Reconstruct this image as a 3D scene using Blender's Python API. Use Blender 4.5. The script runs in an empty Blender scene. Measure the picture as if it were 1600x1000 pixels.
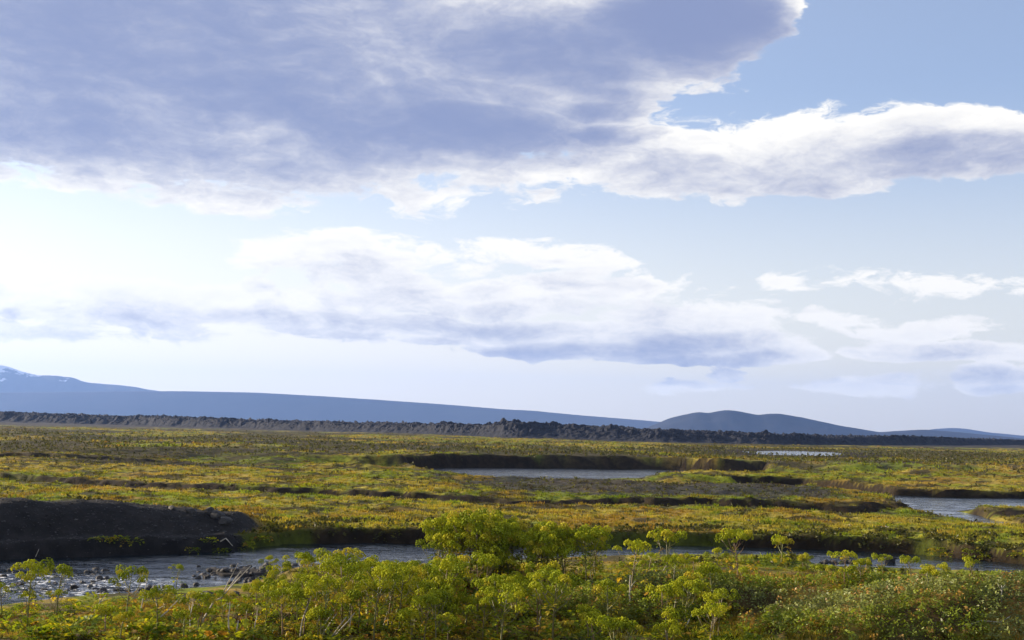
import bpy, math, random
import numpy as np
from mathutils import Matrix, Vector, Euler
R = math.radians
random.seed(7); rng = np.random.default_rng(7)
sc = bpy.context.scene
COL = sc.collection

# ------------------------------------------------------------------ camera
CAM_Z = 5.0
FPX = 2000.0                       # focal length in photo pixels (1600 wide)
PITCH, ROLL = math.atan(167 / FPX), R(1.25)
fw = Vector((0, math.cos(PITCH), math.sin(PITCH)))
r0 = Vector((1, 0, 0)); u0 = Vector((0, -math.sin(PITCH), math.cos(PITCH)))
rt = r0 * math.cos(ROLL) + u0 * math.sin(ROLL)
up = u0 * math.cos(ROLL) - r0 * math.sin(ROLL)
cd = bpy.data.cameras.new('camera'); cd.lens = 45; cd.sensor_width = 36; cd.clip_start = 0.1; cd.clip_end = 60000
cam = bpy.data.objects.new('camera', cd); COL.objects.link(cam)
cam.matrix_world = Matrix(((rt.x, up.x, -fw.x, 0), (rt.y, up.y, -fw.y, 0), (rt.z, up.z, -fw.z, CAM_Z), (0, 0, 0, 1)))
sc.camera = cam

# ------------------------------------------------------------------ light, view
SUN_AZ, SUN_EL = R(-69), R(14)   # azimuth from +Y (view direction), negative = left
sun_dir = Vector((math.sin(SUN_AZ) * math.cos(SUN_EL), math.cos(SUN_AZ) * math.cos(SUN_EL), math.sin(SUN_EL)))
sl = bpy.data.lights.new('sun', 'SUN'); sl.energy = 5.0; sl.angle = R(0.53); sl.color = (1.0, 0.84, 0.62)
so = bpy.data.objects.new('sun', sl); COL.objects.link(so)
so.rotation_euler = (-sun_dir).to_track_quat('-Z', 'Y').to_euler(); so.location = (0, 0, 60)
sc.view_settings.view_transform = 'Standard'; sc.view_settings.look = 'None'
sc.view_settings.exposure = 1.26; sc.view_settings.gamma = 1.0; sc.view_settings.use_curve_mapping = False
sc.cycles.max_bounces = 4; sc.cycles.diffuse_bounces = 2; sc.cycles.glossy_bounces = 3
sc.cycles.transmission_bounces = 3; sc.cycles.volume_bounces = 0; sc.cycles.transparent_max_bounces = 6
sc.cycles.use_denoising = True

def ray(px, py):
    d = fw * FPX + rt * (px - 800) + up * (500 - py)
    return d.normalized()
def on_plane(px, py, z):
    d = ray(px, py); t = (z - CAM_Z) / d.z
    return (d.x * t, d.y * t)
def at_depth(px, py, Y):
    d = ray(px, py); t = Y / d.y
    return (d.x * t, Y, CAM_Z + d.z * t)
def azel(px, py):
    d = ray(px, py)
    return (math.atan2(d.x, d.y), math.asin(d.z))

# ------------------------------------------------------------------ world: Nishita sky with a cloud layer
W = bpy.data.worlds.new('World'); sc.world = W; W.use_nodes = True
wt = W.node_tree; wt.nodes.clear()
class NB:
    """small node builder"""
    def __init__(s, tree): s.t = tree
    def n(s, typ, **kw):
        nd = s.t.nodes.new(typ)
        for k, v in kw.items(): setattr(nd, k, v)
        return nd
    def _in(s, sock, v):
        if isinstance(v, (int, float, tuple, list)): sock.default_value = v
        elif v is not None: s.t.links.new(v, sock)
    def m(s, op, a, b=None, c=None, clamp=False):
        nd = s.n('ShaderNodeMath', operation=op, use_clamp=clamp)
        for i, v in enumerate((a, b, c)): s._in(nd.inputs[i], v)
        return nd.outputs[0]
    def mr(s, v, a, b, c=0.0, d=1.0, smooth=True):
        nd = s.n('ShaderNodeMapRange', interpolation_type='SMOOTHSTEP' if smooth else 'LINEAR', clamp=True)
        for i, q in enumerate((v, a, b, c, d)): s._in(nd.inputs[i], q)
        return nd.outputs[0]
    def mix(s, f, a, b, mode='MIX'):
        nd = s.n('ShaderNodeMix', data_type='RGBA', blend_type=mode)
        s._in(nd.inputs[0], f); s._in(nd.inputs[6], a); s._in(nd.inputs[7], b)
        return nd.outputs[2]
    def noise(s, vec, scale, detail=4, rough=0.55, dist=0.0, lac=2.0):
        nd = s.n('ShaderNodeTexNoise'); nd.noise_dimensions = '3D'
        s._in(nd.inputs['Vector'], vec); nd.inputs['Scale'].default_value = scale
        nd.inputs['Detail'].default_value = detail; nd.inputs['Roughness'].default_value = rough
        nd.inputs['Distortion'].default_value = dist; nd.inputs['Lacunarity'].default_value = lac
        return nd.outputs['Fac']
    def comb(s, x, y, z):
        nd = s.n('ShaderNodeCombineXYZ')
        for i, v in enumerate((x, y, z)): s._in(nd.inputs[i], v)
        return nd.outputs[0]
    def sep(s, v):
        nd = s.n('ShaderNodeSeparateXYZ'); s._in(nd.inputs[0], v); return nd.outputs

# cloud thickness over (azimuth, elevation); blobs from where the photo's clouds lie: cx, cy, rx, ry, thickness
BLOBS = [(250, 20, 760, 230, 1.35), (60, 160, 560, 110, 1.25), (640, 170, 430, 75, 1.7), (400, 140, 330, 50, 1.6), (860, 50, 370, 95, 1.45), (940, 110, 130, 60, 1.2),
         (330, 220, 560, 70, 1.0), (1060, 15, 200, 85, 2.2), (1140, 35, 95, 42, 1.6), (930, 168, 115, 30, 1.7), (760, 250, 180, 58, .45), (560, 280, 370, 46, .42), (330, 295, 250, 38, .40),
         (90, 272, 300, 30, .36),
         (1060, 250, 200, 66, .8), (1230, 218, 220, 50, .5), (1250, 262, 200, 40, .9), (1420, 228, 220, 50, .95), (1600, 228, 190, 45, 1.1),
         (1152, 302, 52, 36, .45), (1110, 182, 90, 22, .30), (1000, 210, 90, 20, .25), (1105, 122, 45, 20, .2),
         (590, 412, 220, 46, .40), (850, 395, 140, 26, .30), (300, 465, 340, 40, .38), (470, 492, 200, 28, .75), (690, 468, 260, 36, .6),
         (760, 518, 340, 28, .85), (1010, 545, 320, 30, 1.0), (1180, 553, 160, 20, .9), (950, 450, 200, 36, .40), (1080, 500, 180, 34, .32), (240, 500, 280, 30, .3),
         (1215, 445, 45, 16, .32), (1400, 448, 220, 26, .38), (1310, 497, 80, 16, .32), (1420, 512, 110, 18, .36),
         (1510, 556, 160, 24, .75), (1400, 545, 65, 20, .5), (1350, 608, 125, 18, .7), (1570, 598, 90, 22, .75), (1450, 600, 70, 12, .3), (1120, 583, 34, 14, .32),
         (130, 528, 110, 16, .36), (20, 520, 80, 18, .36), (0, 458, 26, 20, .5), (370, 408, 45, 14, .25), (1060, 604, 80, 12, .25)]
def cloud_group():
    g = bpy.data.node_groups.new('cloud_thickness', 'ShaderNodeTree')
    g.interface.new_socket('az', in_out='INPUT', socket_type='NodeSocketFloat')
    g.interface.new_socket('el', in_out='INPUT', socket_type='NodeSocketFloat')
    g.interface.new_socket('T', in_out='OUTPUT', socket_type='NodeSocketFloat')
    b = NB(g); gi = b.n('NodeGroupInput'); go = b.n('NodeGroupOutput')
    az, el = gi.outputs[0], gi.outputs[1]
    # squash: noise cells are wide and flat, more so towards the horizon
    v = b.comb(az, b.m('MULTIPLY', el, 2.6), 0.0)
    w1 = b.noise(v, 9.0, 3, .55); w2 = b.noise(b.comb(az, b.m('MULTIPLY', el, 2.6), 7.3), 9.0, 3, .55)
    azw = b.m('ADD', az, b.m('MULTIPLY', b.m('SUBTRACT', w1, .5), .085))
    elw = b.m('ADD', el, b.m('MULTIPLY', b.m('SUBTRACT', w2, .5), .034))
    v3 = b.comb(az, b.m('MULTIPLY', el, 2.2), 2.9)
    azw = b.m('ADD', azw, b.m('MULTIPLY', b.m('SUBTRACT', b.noise(v3, 42.0, 3, .6), .5), .030))
    pw = b.comb(azw, elw, 0.0); acc = None
    for cx, cy, rx, ry, w in BLOBS:
        if cy > 380: w *= 1.0 if cx > 1250 else 1.2
        a0, e0 = azel(cx, cy); wa, we = rx / FPX / math.sqrt(w), ry / FPX / math.sqrt(w)
        wa, we = rx / FPX, ry / FPX; q = math.sqrt(w)
        vm = b.n('ShaderNodeVectorMath', operation='MULTIPLY_ADD')
        b._in(vm.inputs[0], pw); vm.inputs[1].default_value = (q / wa, q / we, 0); vm.inputs[2].default_value = (-a0 * q / wa, -e0 * q / we, 0)
        dt = b.n('ShaderNodeVectorMath', operation='DOT_PRODUCT'); b._in(dt.inputs[0], vm.outputs[0]); b._in(dt.inputs[1], vm.outputs[0])
        k = b.m('SUBTRACT', w, dt.outputs['Value'])
        acc = k if acc is None else b.m('MAXIMUM', acc, k)
    # beyond the view the same weather goes on
    n0 = b.noise(b.comb(az, b.m('MULTIPLY', el, 2.2), 3.1), 2.6, 3, .5)
    c0 = azel(800, 300)
    da = b.m('MULTIPLY', b.m('SUBTRACT', az, c0[0]), 1 / .42); dl = b.m('MULTIPLY', b.m('SUBTRACT', el, c0[1]), 1 / .30)
    rr = b.m('MULTIPLY_ADD', da, da, b.m('MULTIPLY', dl, dl))
    outm = b.mr(rr, 1.1, 2.0)
    weather = b.m('MULTIPLY_ADD', b.m('SUBTRACT', n0, .53), 5.0, 0.0)
    weather = b.m('SUBTRACT', weather, b.m('MULTIPLY', b.m('SUBTRACT', 1.0, outm), 6.0))
    acc = b.m('MAXIMUM', acc, weather)
    acc = b.m('MAXIMUM', acc, -1.2)
    # billows
    f1 = b.noise(b.comb(azw, b.m('MULTIPLY', elw, 2.1), 1.7), 22.0, 8, .66)
    f2 = b.noise(b.comb(az, b.m('MULTIPLY', el, 4.5), 5.1), 7.0, 4, .55)
    t = b.m('ADD', acc, b.m('MULTIPLY', b.m('SUBTRACT', f1, .5), 1.5))
    t = b.m('ADD', t, b.m('MULTIPLY', b.m('SUBTRACT', f2, .5), 1.1))
    f3 = b.noise(b.comb(azw, b.m('MULTIPLY', elw, 2.0), 8.2), 55.0, 5, .62)
    t = b.m('ADD', t, b.m('MULTIPLY', b.m('SUBTRACT', f3, .5), .75))
    g.links.new(t, go.inputs[0])
    return g
CG = cloud_group()
b = NB(wt)
tc = b.n('ShaderNodeTexCoord'); d3 = b.sep(tc.outputs['Generated'])
az = b.m('ARCTAN2', d3[0], d3[1]); el = b.m('ARCSINE', d3[2])
def thick(da, de):
    g = b.n('ShaderNodeGroup'); g.node_tree = CG
    b._in(g.inputs[0], b.m('ADD', az, da)); b._in(g.inputs[1], b.m('ADD', el, de))
    return g.outputs[0]
T0 = thick(0, 0); T1 = thick(-.010, .017)
sky = b.n('ShaderNodeTexSky', sky_type='NISHITA'); sky.sun_disc = False
sky.sun_elevation = SUN_EL; sky.sun_rotation = SUN_AZ
sky.altitude = 0; sky.air_density = 1.0; sky.dust_density = 1.2; sky.ozone_density = 4.0
alpha = b.mr(T0, 0.0, .30)
alpha = b.m('MULTIPLY', alpha, b.mr(el, .0, .015))
# light that reaches the cloud: Beer falloff through the cloud towards the sun, plus what it lets through to us
pos0 = b.m('MAXIMUM', T0, 0.0); pos1 = b.m('MAXIMUM', T1, 0.0)
od = b.m('ADD', b.m('MULTIPLY', pos1, .75), b.m('MULTIPLY', pos0, .55))
lit = b.m('EXPONENT', b.m('MULTIPLY', b.m('MULTIPLY', od, od), -.95))
cloud = b.mix(lit, (1.30, 1.58, 2.6, 1), (5.8, 5.6, 5.15, 1))
skyc = b.mix(1.0, sky.outputs[0], (1.03, 1.0, 1.08, 1), 'MULTIPLY')     # the camera's white balance
# thin high veil low over the horizon, brighter towards the sun (forward scattering)
dp = b.n('ShaderNodeVectorMath', operation='DOT_PRODUCT'); b._in(dp.inputs[0], tc.outputs['Generated']); dp.inputs[1].default_value = tuple(sun_dir)
fwd = b.mr(dp.outputs['Value'], .0, .80, .92, 1.12, False)
veil = b.m('MULTIPLY', b.mr(el, .27, .02, .24, 1.0), b.mr(dp.outputs['Value'], .0, .75, .70, .88))
veilc = b.mix(1.0, (6.3, 5.8, 4.85, 1), b.comb(fwd, fwd, fwd), 'MULTIPLY')
skyc = b.mix(veil, skyc, veilc)
final = b.mix(alpha, skyc, cloud)
W.cycles.sampling_method = 'MANUAL'; W.cycles.sample_map_resolution = 256
bg = b.n('ShaderNodeBackground'); bg.inputs['Strength'].default_value = 0.085
wt.links.new(final, bg.inputs['Color'])
wo = b.n('ShaderNodeOutputWorld'); wt.links.new(bg.outputs[0], wo.inputs['Surface'])

# ------------------------------------------------------------------ helpers
def tag(o, label=None, cat=None, group=None, kind=None):
    if label: o['label'] = label
    if cat: o['category'] = cat
    if group: o['group'] = group
    if kind: o['kind'] = kind
    return o
def mesh_np(name, V, F, mat=None, col=None, smooth=False, attrs=None):
    """V (n,3); F (m,k) with k 3 or 4"""
    me = bpy.data.meshes.new(name)
    V = np.ascontiguousarray(V, dtype=np.float32); F = np.ascontiguousarray(F, dtype=np.int32)
    m, k = F.shape
    me.vertices.add(len(V)); me.vertices.foreach_set('co', V.ravel())
    me.loops.add(m * k); me.loops.foreach_set('vertex_index', F.ravel())
    me.polygons.add(m); me.polygons.foreach_set('loop_start', np.arange(0, m * k, k, dtype=np.int32))
    me.polygons.foreach_set('loop_total', np.full(m, k, dtype=np.int32))
    me.polygons.foreach_set('use_smooth', np.full(m, smooth, dtype=bool))
    me.update(calc_edges=True)
    if col is not None:
        a = me.attributes.new('Col', 'FLOAT_COLOR', 'POINT')
        c = np.ones((len(V), 4), dtype=np.float32); c[:, :3] = col; a.data.foreach_set('color', c.ravel())
    for nm, arr in (attrs or {}).items():
        a = me.attributes.new(nm, 'FLOAT', 'POINT'); a.data.foreach_set('value', np.ascontiguousarray(arr, dtype=np.float32))
    if mat: me.materials.append(mat)
    return me
def link(name, me, parent=None):
    o = bpy.data.objects.new(name, me); COL.objects.link(o)
    if parent: o.parent = parent
    return o
def grid_faces(nr, nc):
    i = np.arange(nr * nc, dtype=np.int32).reshape(nr, nc)
    return np.stack([i[:-1, :-1], i[:-1, 1:], i[1:, 1:], i[1:, :-1]], -1).reshape(-1, 4)
def hash2(ix, iy, seed):
    h = (ix.astype(np.int64) * 374761393 + iy.astype(np.int64) * 668265263 + seed * 1442695041) & 0x7fffffff
    h = ((h ^ (h >> 13)) * 1274126177) & 0x7fffffff
    return ((h ^ (h >> 16)) & 0xffff) / 65535.0
def vnoise(x, y, seed=0):
    ix = np.floor(x); iy = np.floor(y); fx = x - ix; fy = y - iy
    fx = fx * fx * fx * (fx * (fx * 6 - 15) + 10); fy = fy * fy * fy * (fy * (fy * 6 - 15) + 10)
    a = hash2(ix, iy, seed); b_ = hash2(ix + 1, iy, seed); c = hash2(ix, iy + 1, seed); d = hash2(ix + 1, iy + 1, seed)
    return (a * (1 - fx) + b_ * fx) * (1 - fy) + (c * (1 - fx) + d * fx) * fy
def fbm(x, y, oct=4, seed=0, gain=.5):
    s = 0; a = 1; t = 0
    for o in range(oct):
        s = s + a * vnoise(x, y, seed + o * 17); t += a; a *= gain; x = x * 2.03 + 11.3; y = y * 2.03 + 5.7
    return s / t
def sst(a, b_, x):
    t = np.clip((x - a) / (b_ - a), 0, 1); return t * t * (3 - 2 * t)
def sdf(x, y, poly):
    """signed distance, negative inside"""
    P = np.asarray(poly, dtype=float); n = len(P)
    d2 = np.full(np.shape(x), 1e18); ins = np.zeros(np.shape(x), dtype=bool)
    for i in range(n):
        ax, ay = P[i]; bx, by = P[(i + 1) % n]
        ex, ey = bx - ax, by - ay
        t = np.clip(((x - ax) * ex + (y - ay) * ey) / (ex * ex + ey * ey + 1e-12), 0, 1)
        d2 = np.minimum(d2, (x - ax - t * ex) ** 2 + (y - ay - t * ey) ** 2)
        c = ((ay > y) != (by > y))
        with np.errstate(divide='ignore', invalid='ignore'):
            xi = ax + (y - ay) * ex / (ey if abs(ey) > 1e-12 else 1e-12)
        ins ^= (c & (x < xi))
    d = np.sqrt(d2)
    return np.where(ins, -d, d)
def wpoly(pts, z=0.0): return [on_plane(px, py, z) for px, py in pts]

# ------------------------------------------------------------------ water outlines (photo pixels on the water plane z = 0)
RIVER_FAR = [(-220, 884), (-60, 879), (0, 876), (100, 872), (250, 867), (370, 863), (405, 855), (450, 851), (560, 849), (650, 851),
             (760, 852), (900, 852), (1050, 853), (1150, 855), (1250, 858), (1350, 862), (1400, 865), (1450, 868), (1500, 873), (1560, 879),
             (1600, 883), (1750, 899), (1950, 925)]
RIVER_NEAR = [(1950, 936), (1750, 910), (1600, 895), (1560, 892), (1500, 890), (1440, 888), (1390, 886), (1320, 884), (1280, 880), (1235, 870), (1175, 865),
              (1100, 865), (1000, 866), (890, 869), (780, 875), (700, 881), (640, 885), (560, 887), (490, 887), (440, 893), (420, 902), (380, 910), (330, 915),
              (250, 921), (180, 925), (120, 930), (60, 936), (-20, 946), (-220, 975)]
RIVER = wpoly(RIVER_FAR + RIVER_NEAR)
BAR = wpoly([(305, 893), (340, 886), (400, 886), (450, 889), (470, 893), (430, 900), (380, 904), (330, 903)])
POND = wpoly([(640, 732), (740, 730.5), (850, 731), (960, 732), (1060, 734), (1120, 736.5), (1200, 737.5), (1190, 742), (1120, 742), (1080, 741), (1025, 741), (1000, 746),
              (940, 749), (860, 748), (800, 747), (745, 744), (730, 741), (680, 738)])
STREAM = wpoly([(1122, 758), (1170, 757.5), (1250, 760), (1330, 767), (1400, 774), (1480, 777), (1560, 779), (1650, 780), (1800, 784), (1800, 800), (1600, 791), (1550, 793), (1500, 799),
                (1525, 803), (1565, 814), (1600, 820), (1800, 850), (1800, 862), (1600, 829), (1520, 819), (1440, 808), (1398, 797), (1385, 787), (1340, 776), (1250, 765), (1160, 761)])
FPZ = 1.15
FARPOND = wpoly([(1168, 705.5), (1230, 704.5), (1300, 707), (1310, 710), (1280, 712), (1220, 711), (1185, 709)], FPZ)
WATERS = [RIVER, POND, STREAM]

def line_y(pts, z=0.55):
    P = sorted(on_plane(px, py, z) for px, py in pts)
    xs = np.array([p[0] for p in P]); ys = np.array([p[1] for p in P])
    return lambda x: np.interp(x, xs, ys)
T1 = line_y([(-250, 742), (0, 748), (135, 757), (275, 765), (400, 770), (550, 775), (700, 780), (800, 785), (1000, 787), (1160, 791), (1340, 795), (1385, 793)])
T2 = line_y([(-250, 716), (0, 721), (120, 723), (250, 724), (330, 727), (420, 731)])
MOUND_FOOT = line_y([(-300, 888), (-60, 880), (0, 876), (100, 872), (250, 867), (370, 863), (395, 860)], 0)
def bump(x, y, cx, cy, rx, ry, rot=0.0, front=1.0):
    c, s = math.cos(rot), math.sin(rot); dx, dy = x - cx, y - cy
    u = (dx * c + dy * s) / rx; v = (-dx * s + dy * c) / ry
    v = np.where(v < 0, v / front, v)
    return np.clip(1 - (u * u + v * v), 0, None) ** 1.3
mc = on_plane(0, 866, 0)
def mound(x, y):
    """black gravel ridge beyond the river, fades out where it meets the grass at its right end"""
    foot = MOUND_FOOT(x) + (fbm(x * .5, y * 0 + 3, 3, 91) - .5) * .8
    xe = on_plane(386, 862, 0)[0]
    end = sst(xe + .4, xe - 1.5, x)
    ht = 1.20 + .80 * sst(xe, xe - 10, x)
    t = (y - foot)
    prof = sst(-.2, 4.6, t) * (1 - sst(5.4, 12.0, t))
    return end * ht * prof
def mound_mask(x, y):
    xe = on_plane(386, 862, 0)[0]; t = y - MOUND_FOOT(x)
    w = (fbm(x * .8, y * .8, 3, 77) - .5)
    return sst(xe + .2, xe - .8, x + w * 2.5) * sst(-1.5, -1.0, t) * sst(6.6, 5.2, t + w * 1.5)
HUM = [(10.8, 27.0, 6.4, 4.4, .95, .26, .5), (6.0, 29.6, 4.2, 2.4, .62, -.05, .55), (2.1, 29.0, 3.2, 2.2, .45, 0.0, .9), (0.2, 32.6, 3.9, 2.3, .62, 0.05, 1.0), (14.5, 33.5, 5.0, 2.6, .30, 0, 1.0)]
def water_d(x, y):
    ds = [sdf(x, y, W_) for W_ in WATERS]
    ds[0] = np.maximum(ds[0], -sdf(x, y, BAR) + .15 - .35)     # stone bar in the river
    return ds
def height(x, y): return terrain(x, y)[0]
def terrain(x, y, detail=True):
    x = np.asarray(x, dtype=float); y = np.asarray(y, dtype=float)
    ds = water_d(x, y)
    wob = (fbm(x * .9, y * .9, 3, 5) - .5)
    d0 = np.minimum.reduce(ds)
    step = np.where(y < 75, .8, 3.0)
    gy = (np.minimum.reduce(water_d(x, y + step)) - d0) / step
    shore = sst(.1, -.45, gy + (fbm(x * .12, y * .12, 3, 8) - .5) * np.where(y < 75, 0, .8))                                   # 1 where the water lies beyond: a low near shore
    d = d0 + np.where(y < 75, wob * .5, (fbm(x * .16, y * .16, 3, 6) - .5) * 2.4)
    yc = np.interp(x, [p[0] for p in sorted(RIVER[:len(RIVER_FAR)])], [p[1] for p in sorted(RIVER[:len(RIVER_FAR)])])
    far = sst(-2.5, -1.0, y - yc)                               # 1 beyond the near river
    # far side: meadow with low terraces
    lump = (fbm(x * .07, y * .07, 4, 21) - .5)
    zf = .56 + .35 * lump + .34 * (.45 + .9 * vnoise(x * .11, y * 0, 55)) * sst(-.3, .3, y - T1(x) + wob * 2) * sst(45, 15, x) + .35 * sst(-.6, .6, y - T2(x) + wob * 3) * sst(-8, -20, x)
    zf = zf + .75 * sst(128, 150, y) * sst(-30, 0, x) * sst(420, 250, y)
    zf = zf + .35 * sst(36, 46, x) * sst(108, 122, y) * sst(300, 200, y)
    # near side: a bank that climbs to the camera with hummocks
    zn = .42 + .55 * sst(44, 24, y) + .25 * (fbm(x * .25, y * .25, 3, 33) - .5)
    for cx, cy, rx, ry, hh, ro, fr in HUM: zn = zn + hh * bump(x, y, cx, cy, rx, ry, ro, fr)
    z = zn * (1 - far) + zf * far
    if detail:
        am = np.where(far > .5, .20, .14) * np.clip(1.0 - (y - 150) / 600, .3, 1)
        z = z + am * (fbm(x * .9, y * 1.3, 4, 44, .6) - .5) * 2
        z = z + np.clip(y / 130, 0, 1.3) * .22 * (fbm(x * .22, y * .30, 3, 61) - .5) * 2 * sst(60, 90, y)
    bw = np.where(y < 75, .45, .9)
    k = sst(-.15, 1.0, d / bw)
    low = np.where(y < 75, 10.0, np.where(y < 110, 20.0, 38.0)); zs = .03 + (z - .03) * np.clip(d0 / low, 0, 1) ** 1.6
    zs = -.3 + (zs + .3) * sst(-.6, .5, d)
    z = (-.55 + (z + .55) * k) * (1 - shore) + zs * shore
    m = mound(x, y)
    if detail: m = m * (1 + .22 * (fbm(x * .5, y * .5, 4, 71) - .5)) + np.where(m > .15, .10 * (fbm(x * 1.6, y * 1.6, 3, 72) - .5), 0)
    fp = sdf(x, y, FARPOND); z = np.where(fp < 90, FPZ + .02 + (z - FPZ - .02) * sst(20, 90, fp), z) - .5 * sst(1.5, -2, fp)
    z = np.where(sdf(x, y, BAR) < .9, np.minimum(z, .06 + .10 * wob), z)
    z = np.maximum(z, np.where(m > .02, m - .12 + .25 * (k - .6), -9))
    # wide plain drops away very slowly past the lava field
    z = z - np.clip((y - 900) / 2000, 0, 1) * 12
    cut = sst(bw * 1.25 + .05, bw * .75, d) * (1 - shore)          # bare soil of the cut banks
    cut = np.maximum(cut, sst(.75, .4, np.abs(y - T1(x) + wob * 2)) * sst(45, 30, x) * (y > 60) * sst(-45, -30, x))  # shade of the first terrace step, painted as a dark strip
    cut = np.maximum(cut, sst(1.6, .8, np.abs(y - T2(x) + wob * 3)) * sst(-12, -20, x) * .8)  # shade of the second terrace step, painted likewise
    mm = mound_mask(x, y); cut = np.maximum(cut, sst(14, 8, fp))
    return z, cut, mm
def ground_at(px, py):
    d = ray(px, py); ts = np.arange(19, 75, .09)
    X, Y, Z = d.x * ts, d.y * ts, CAM_Z + d.z * ts
    H = height(X, Y)
    i = np.argmax(Z < H)
    return (X[i], Y[i], H[i])

# ------------------------------------------------------------------ ground colour (what grows or lies there, plus some painted bump and terrace shade)
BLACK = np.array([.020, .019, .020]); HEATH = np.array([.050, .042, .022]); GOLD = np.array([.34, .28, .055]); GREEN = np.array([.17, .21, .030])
RUST = np.array([.25, .155, .040]); LIME = np.array([.22, .27, .022]); SOIL = np.array([.040, .029, .018]); STRAW = np.array([.40, .29, .085])
GRAVEL1 = wpoly([(690, 752), (780, 748), (900, 749), (1010, 748), (1130, 757), (1240, 763), (1330, 772), (1320, 788), (1150, 788), (1000, 783), (860, 779), (760, 770)], .5)
HEATHS_AND_SHADE = [wpoly([(-200, 696), (0, 700), (100, 698), (230, 707), (420, 715), (520, 722), (380, 728), (200, 724), (0, 720), (-200, 718)], .6),
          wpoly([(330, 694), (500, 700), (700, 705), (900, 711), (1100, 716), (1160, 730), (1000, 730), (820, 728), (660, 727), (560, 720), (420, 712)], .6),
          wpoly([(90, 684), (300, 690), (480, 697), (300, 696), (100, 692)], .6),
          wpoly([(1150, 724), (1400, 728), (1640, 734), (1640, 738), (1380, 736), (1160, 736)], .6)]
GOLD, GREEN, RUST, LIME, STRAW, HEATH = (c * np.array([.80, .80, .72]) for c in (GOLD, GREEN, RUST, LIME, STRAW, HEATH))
def lerp(a, b_, t): return a + (b_ - a) * np.asarray(t)[..., None]
def ground_colour(x, y, z, cut, mm):
    sh = np.shape(x)
    n1 = fbm(x * .16, y * .10, 4, 101); n2 = fbm(x * .33, y * .2, 4, 102); n3 = fbm(x * .05, y * .035, 4, 103); n4 = fbm(x * 1.3, y * 1.1, 3, 104)
    c = lerp(np.broadcast_to(GOLD, sh + (3,)), GREEN, sst(.40, .62, n1 * .6 + n4 * .4))
    c = lerp(c, RUST, sst(.52, .68, n2) * .75)
    c = lerp(c, STRAW, sst(.60, .72, n3) * .6)
    c = lerp(c, LIME, sst(.60, .74, fbm(x * .12, y * .2, 3, 105)) * .7)
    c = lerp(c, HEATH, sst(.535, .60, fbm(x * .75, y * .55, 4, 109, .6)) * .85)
    if np.ndim(x):
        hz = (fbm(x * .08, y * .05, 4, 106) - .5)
        for P in HEATHS_AND_SHADE:
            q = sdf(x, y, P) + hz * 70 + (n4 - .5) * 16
            c = lerp(c, HEATH, sst(8, -6, q) * .92 * sst(90, 110, y))  # dark heath, with shade of low bumps painted into the same patches
        q = sdf(x, y, GRAVEL1) + (n2 - .5) * 9 + (n4 - .5) * 8
        c = lerp(c, BLACK * 2.0, sst(1.5, -1.5, q) * .9)
        # speckled far plain
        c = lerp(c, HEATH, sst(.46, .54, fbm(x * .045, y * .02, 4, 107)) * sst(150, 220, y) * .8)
        # near bank: straw flats and lime moss
        near = sst(48, 44, y)
        cn = lerp(np.broadcast_to(STRAW * .75, sh + (3,)), LIME * .8, sst(.36, .54, n2 * .5 + n4 * .5))
        cn = lerp(cn, RUST, sst(.50, .64, n1) * .7); cn = lerp(cn, SOIL, sst(.50, .60, fbm(x * .9, y * .9, 3, 108)) * .8)
        c = lerp(c, cn, near)
        c = lerp(c, SOIL * .55, np.clip(cut, 0, 1)); c = lerp(c, GREEN * .5, cut * sst(.50, .62, n2) * sst(75, 65, y) * .8)  # bank soil; its dark tone also paints the shaded terrace steps
        c = lerp(c, BLACK, mm)
        c = lerp(c, BLACK * 1.5, sst(1.2, .6, sdf(x, y, BAR)))
        c = lerp(c, BLACK * 2, sst(470, 620, y))
    return c

# ------------------------------------------------------------------ materials
def new_mat(name):
    m = bpy.data.materials.new(name); m.use_nodes = True; m.node_tree.nodes.clear(); return m, NB(m.node_tree)
def foliage_mat(name, ramp=None, attr=True, trans=.42, gloss=.05, var=.35):
    """diffuse + translucent leaf; colour from 'Col' or from a ramp over the object's random number"""
    m, b = new_mat(name)
    if attr:
        a = b.n('ShaderNodeAttribute'); a.attribute_name = 'Col'; colr = a.outputs['Color']
    else:
        oi = b.n('ShaderNodeObjectInfo'); rp = b.n('ShaderNodeValToRGB'); e = rp.color_ramp.elements
        for i, (p, c) in enumerate(ramp):
            q = e[i] if i < 2 else e.new(p)
            q.position = p; q.color = (*c, 1)
        m.node_tree.links.new(oi.outputs['Random'], rp.inputs[0]); colr = rp.outputs[0]
    g = b.n('ShaderNodeNewGeometry')
    ns = b.noise(g.outputs['Position'], 6.0, 3, .6)
    colr = b.mix(1.0, colr, b.mix(ns, (1 - var, 1 - var, 1 - var, 1), (1 + var, 1 + var, 1 + var, 1)), 'MULTIPLY')
    df = b.n('ShaderNodeBsdfDiffuse'); b._in(df.inputs[0], colr)
    tr = b.n('ShaderNodeBsdfTranslucent'); b._in(tr.inputs[0], b.mix(1.0, colr, (1.25, 1.2, .6, 1), 'MULTIPLY'))
    mx = b.n('ShaderNodeMixShader'); mx.inputs[0].default_value = trans
    m.node_tree.links.new(df.outputs[0], mx.inputs[1]); m.node_tree.links.new(tr.outputs[0], mx.inputs[2])
    gl = b.n('ShaderNodeBsdfGlossy'); gl.inputs['Roughness'].default_value = .45; gl.inputs['Color'].default_value = (1, 1, 1, 1)
    mg = b.n('ShaderNodeMixShader'); mg.inputs[0].default_value = gloss
    m.node_tree.links.new(mx.outputs[0], mg.inputs[1]); m.node_tree.links.new(gl.outputs[0], mg.inputs[2])
    o = b.n('ShaderNodeOutputMaterial'); m.node_tree.links.new(mg.outputs[0], o.inputs[0])
    return m
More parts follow.
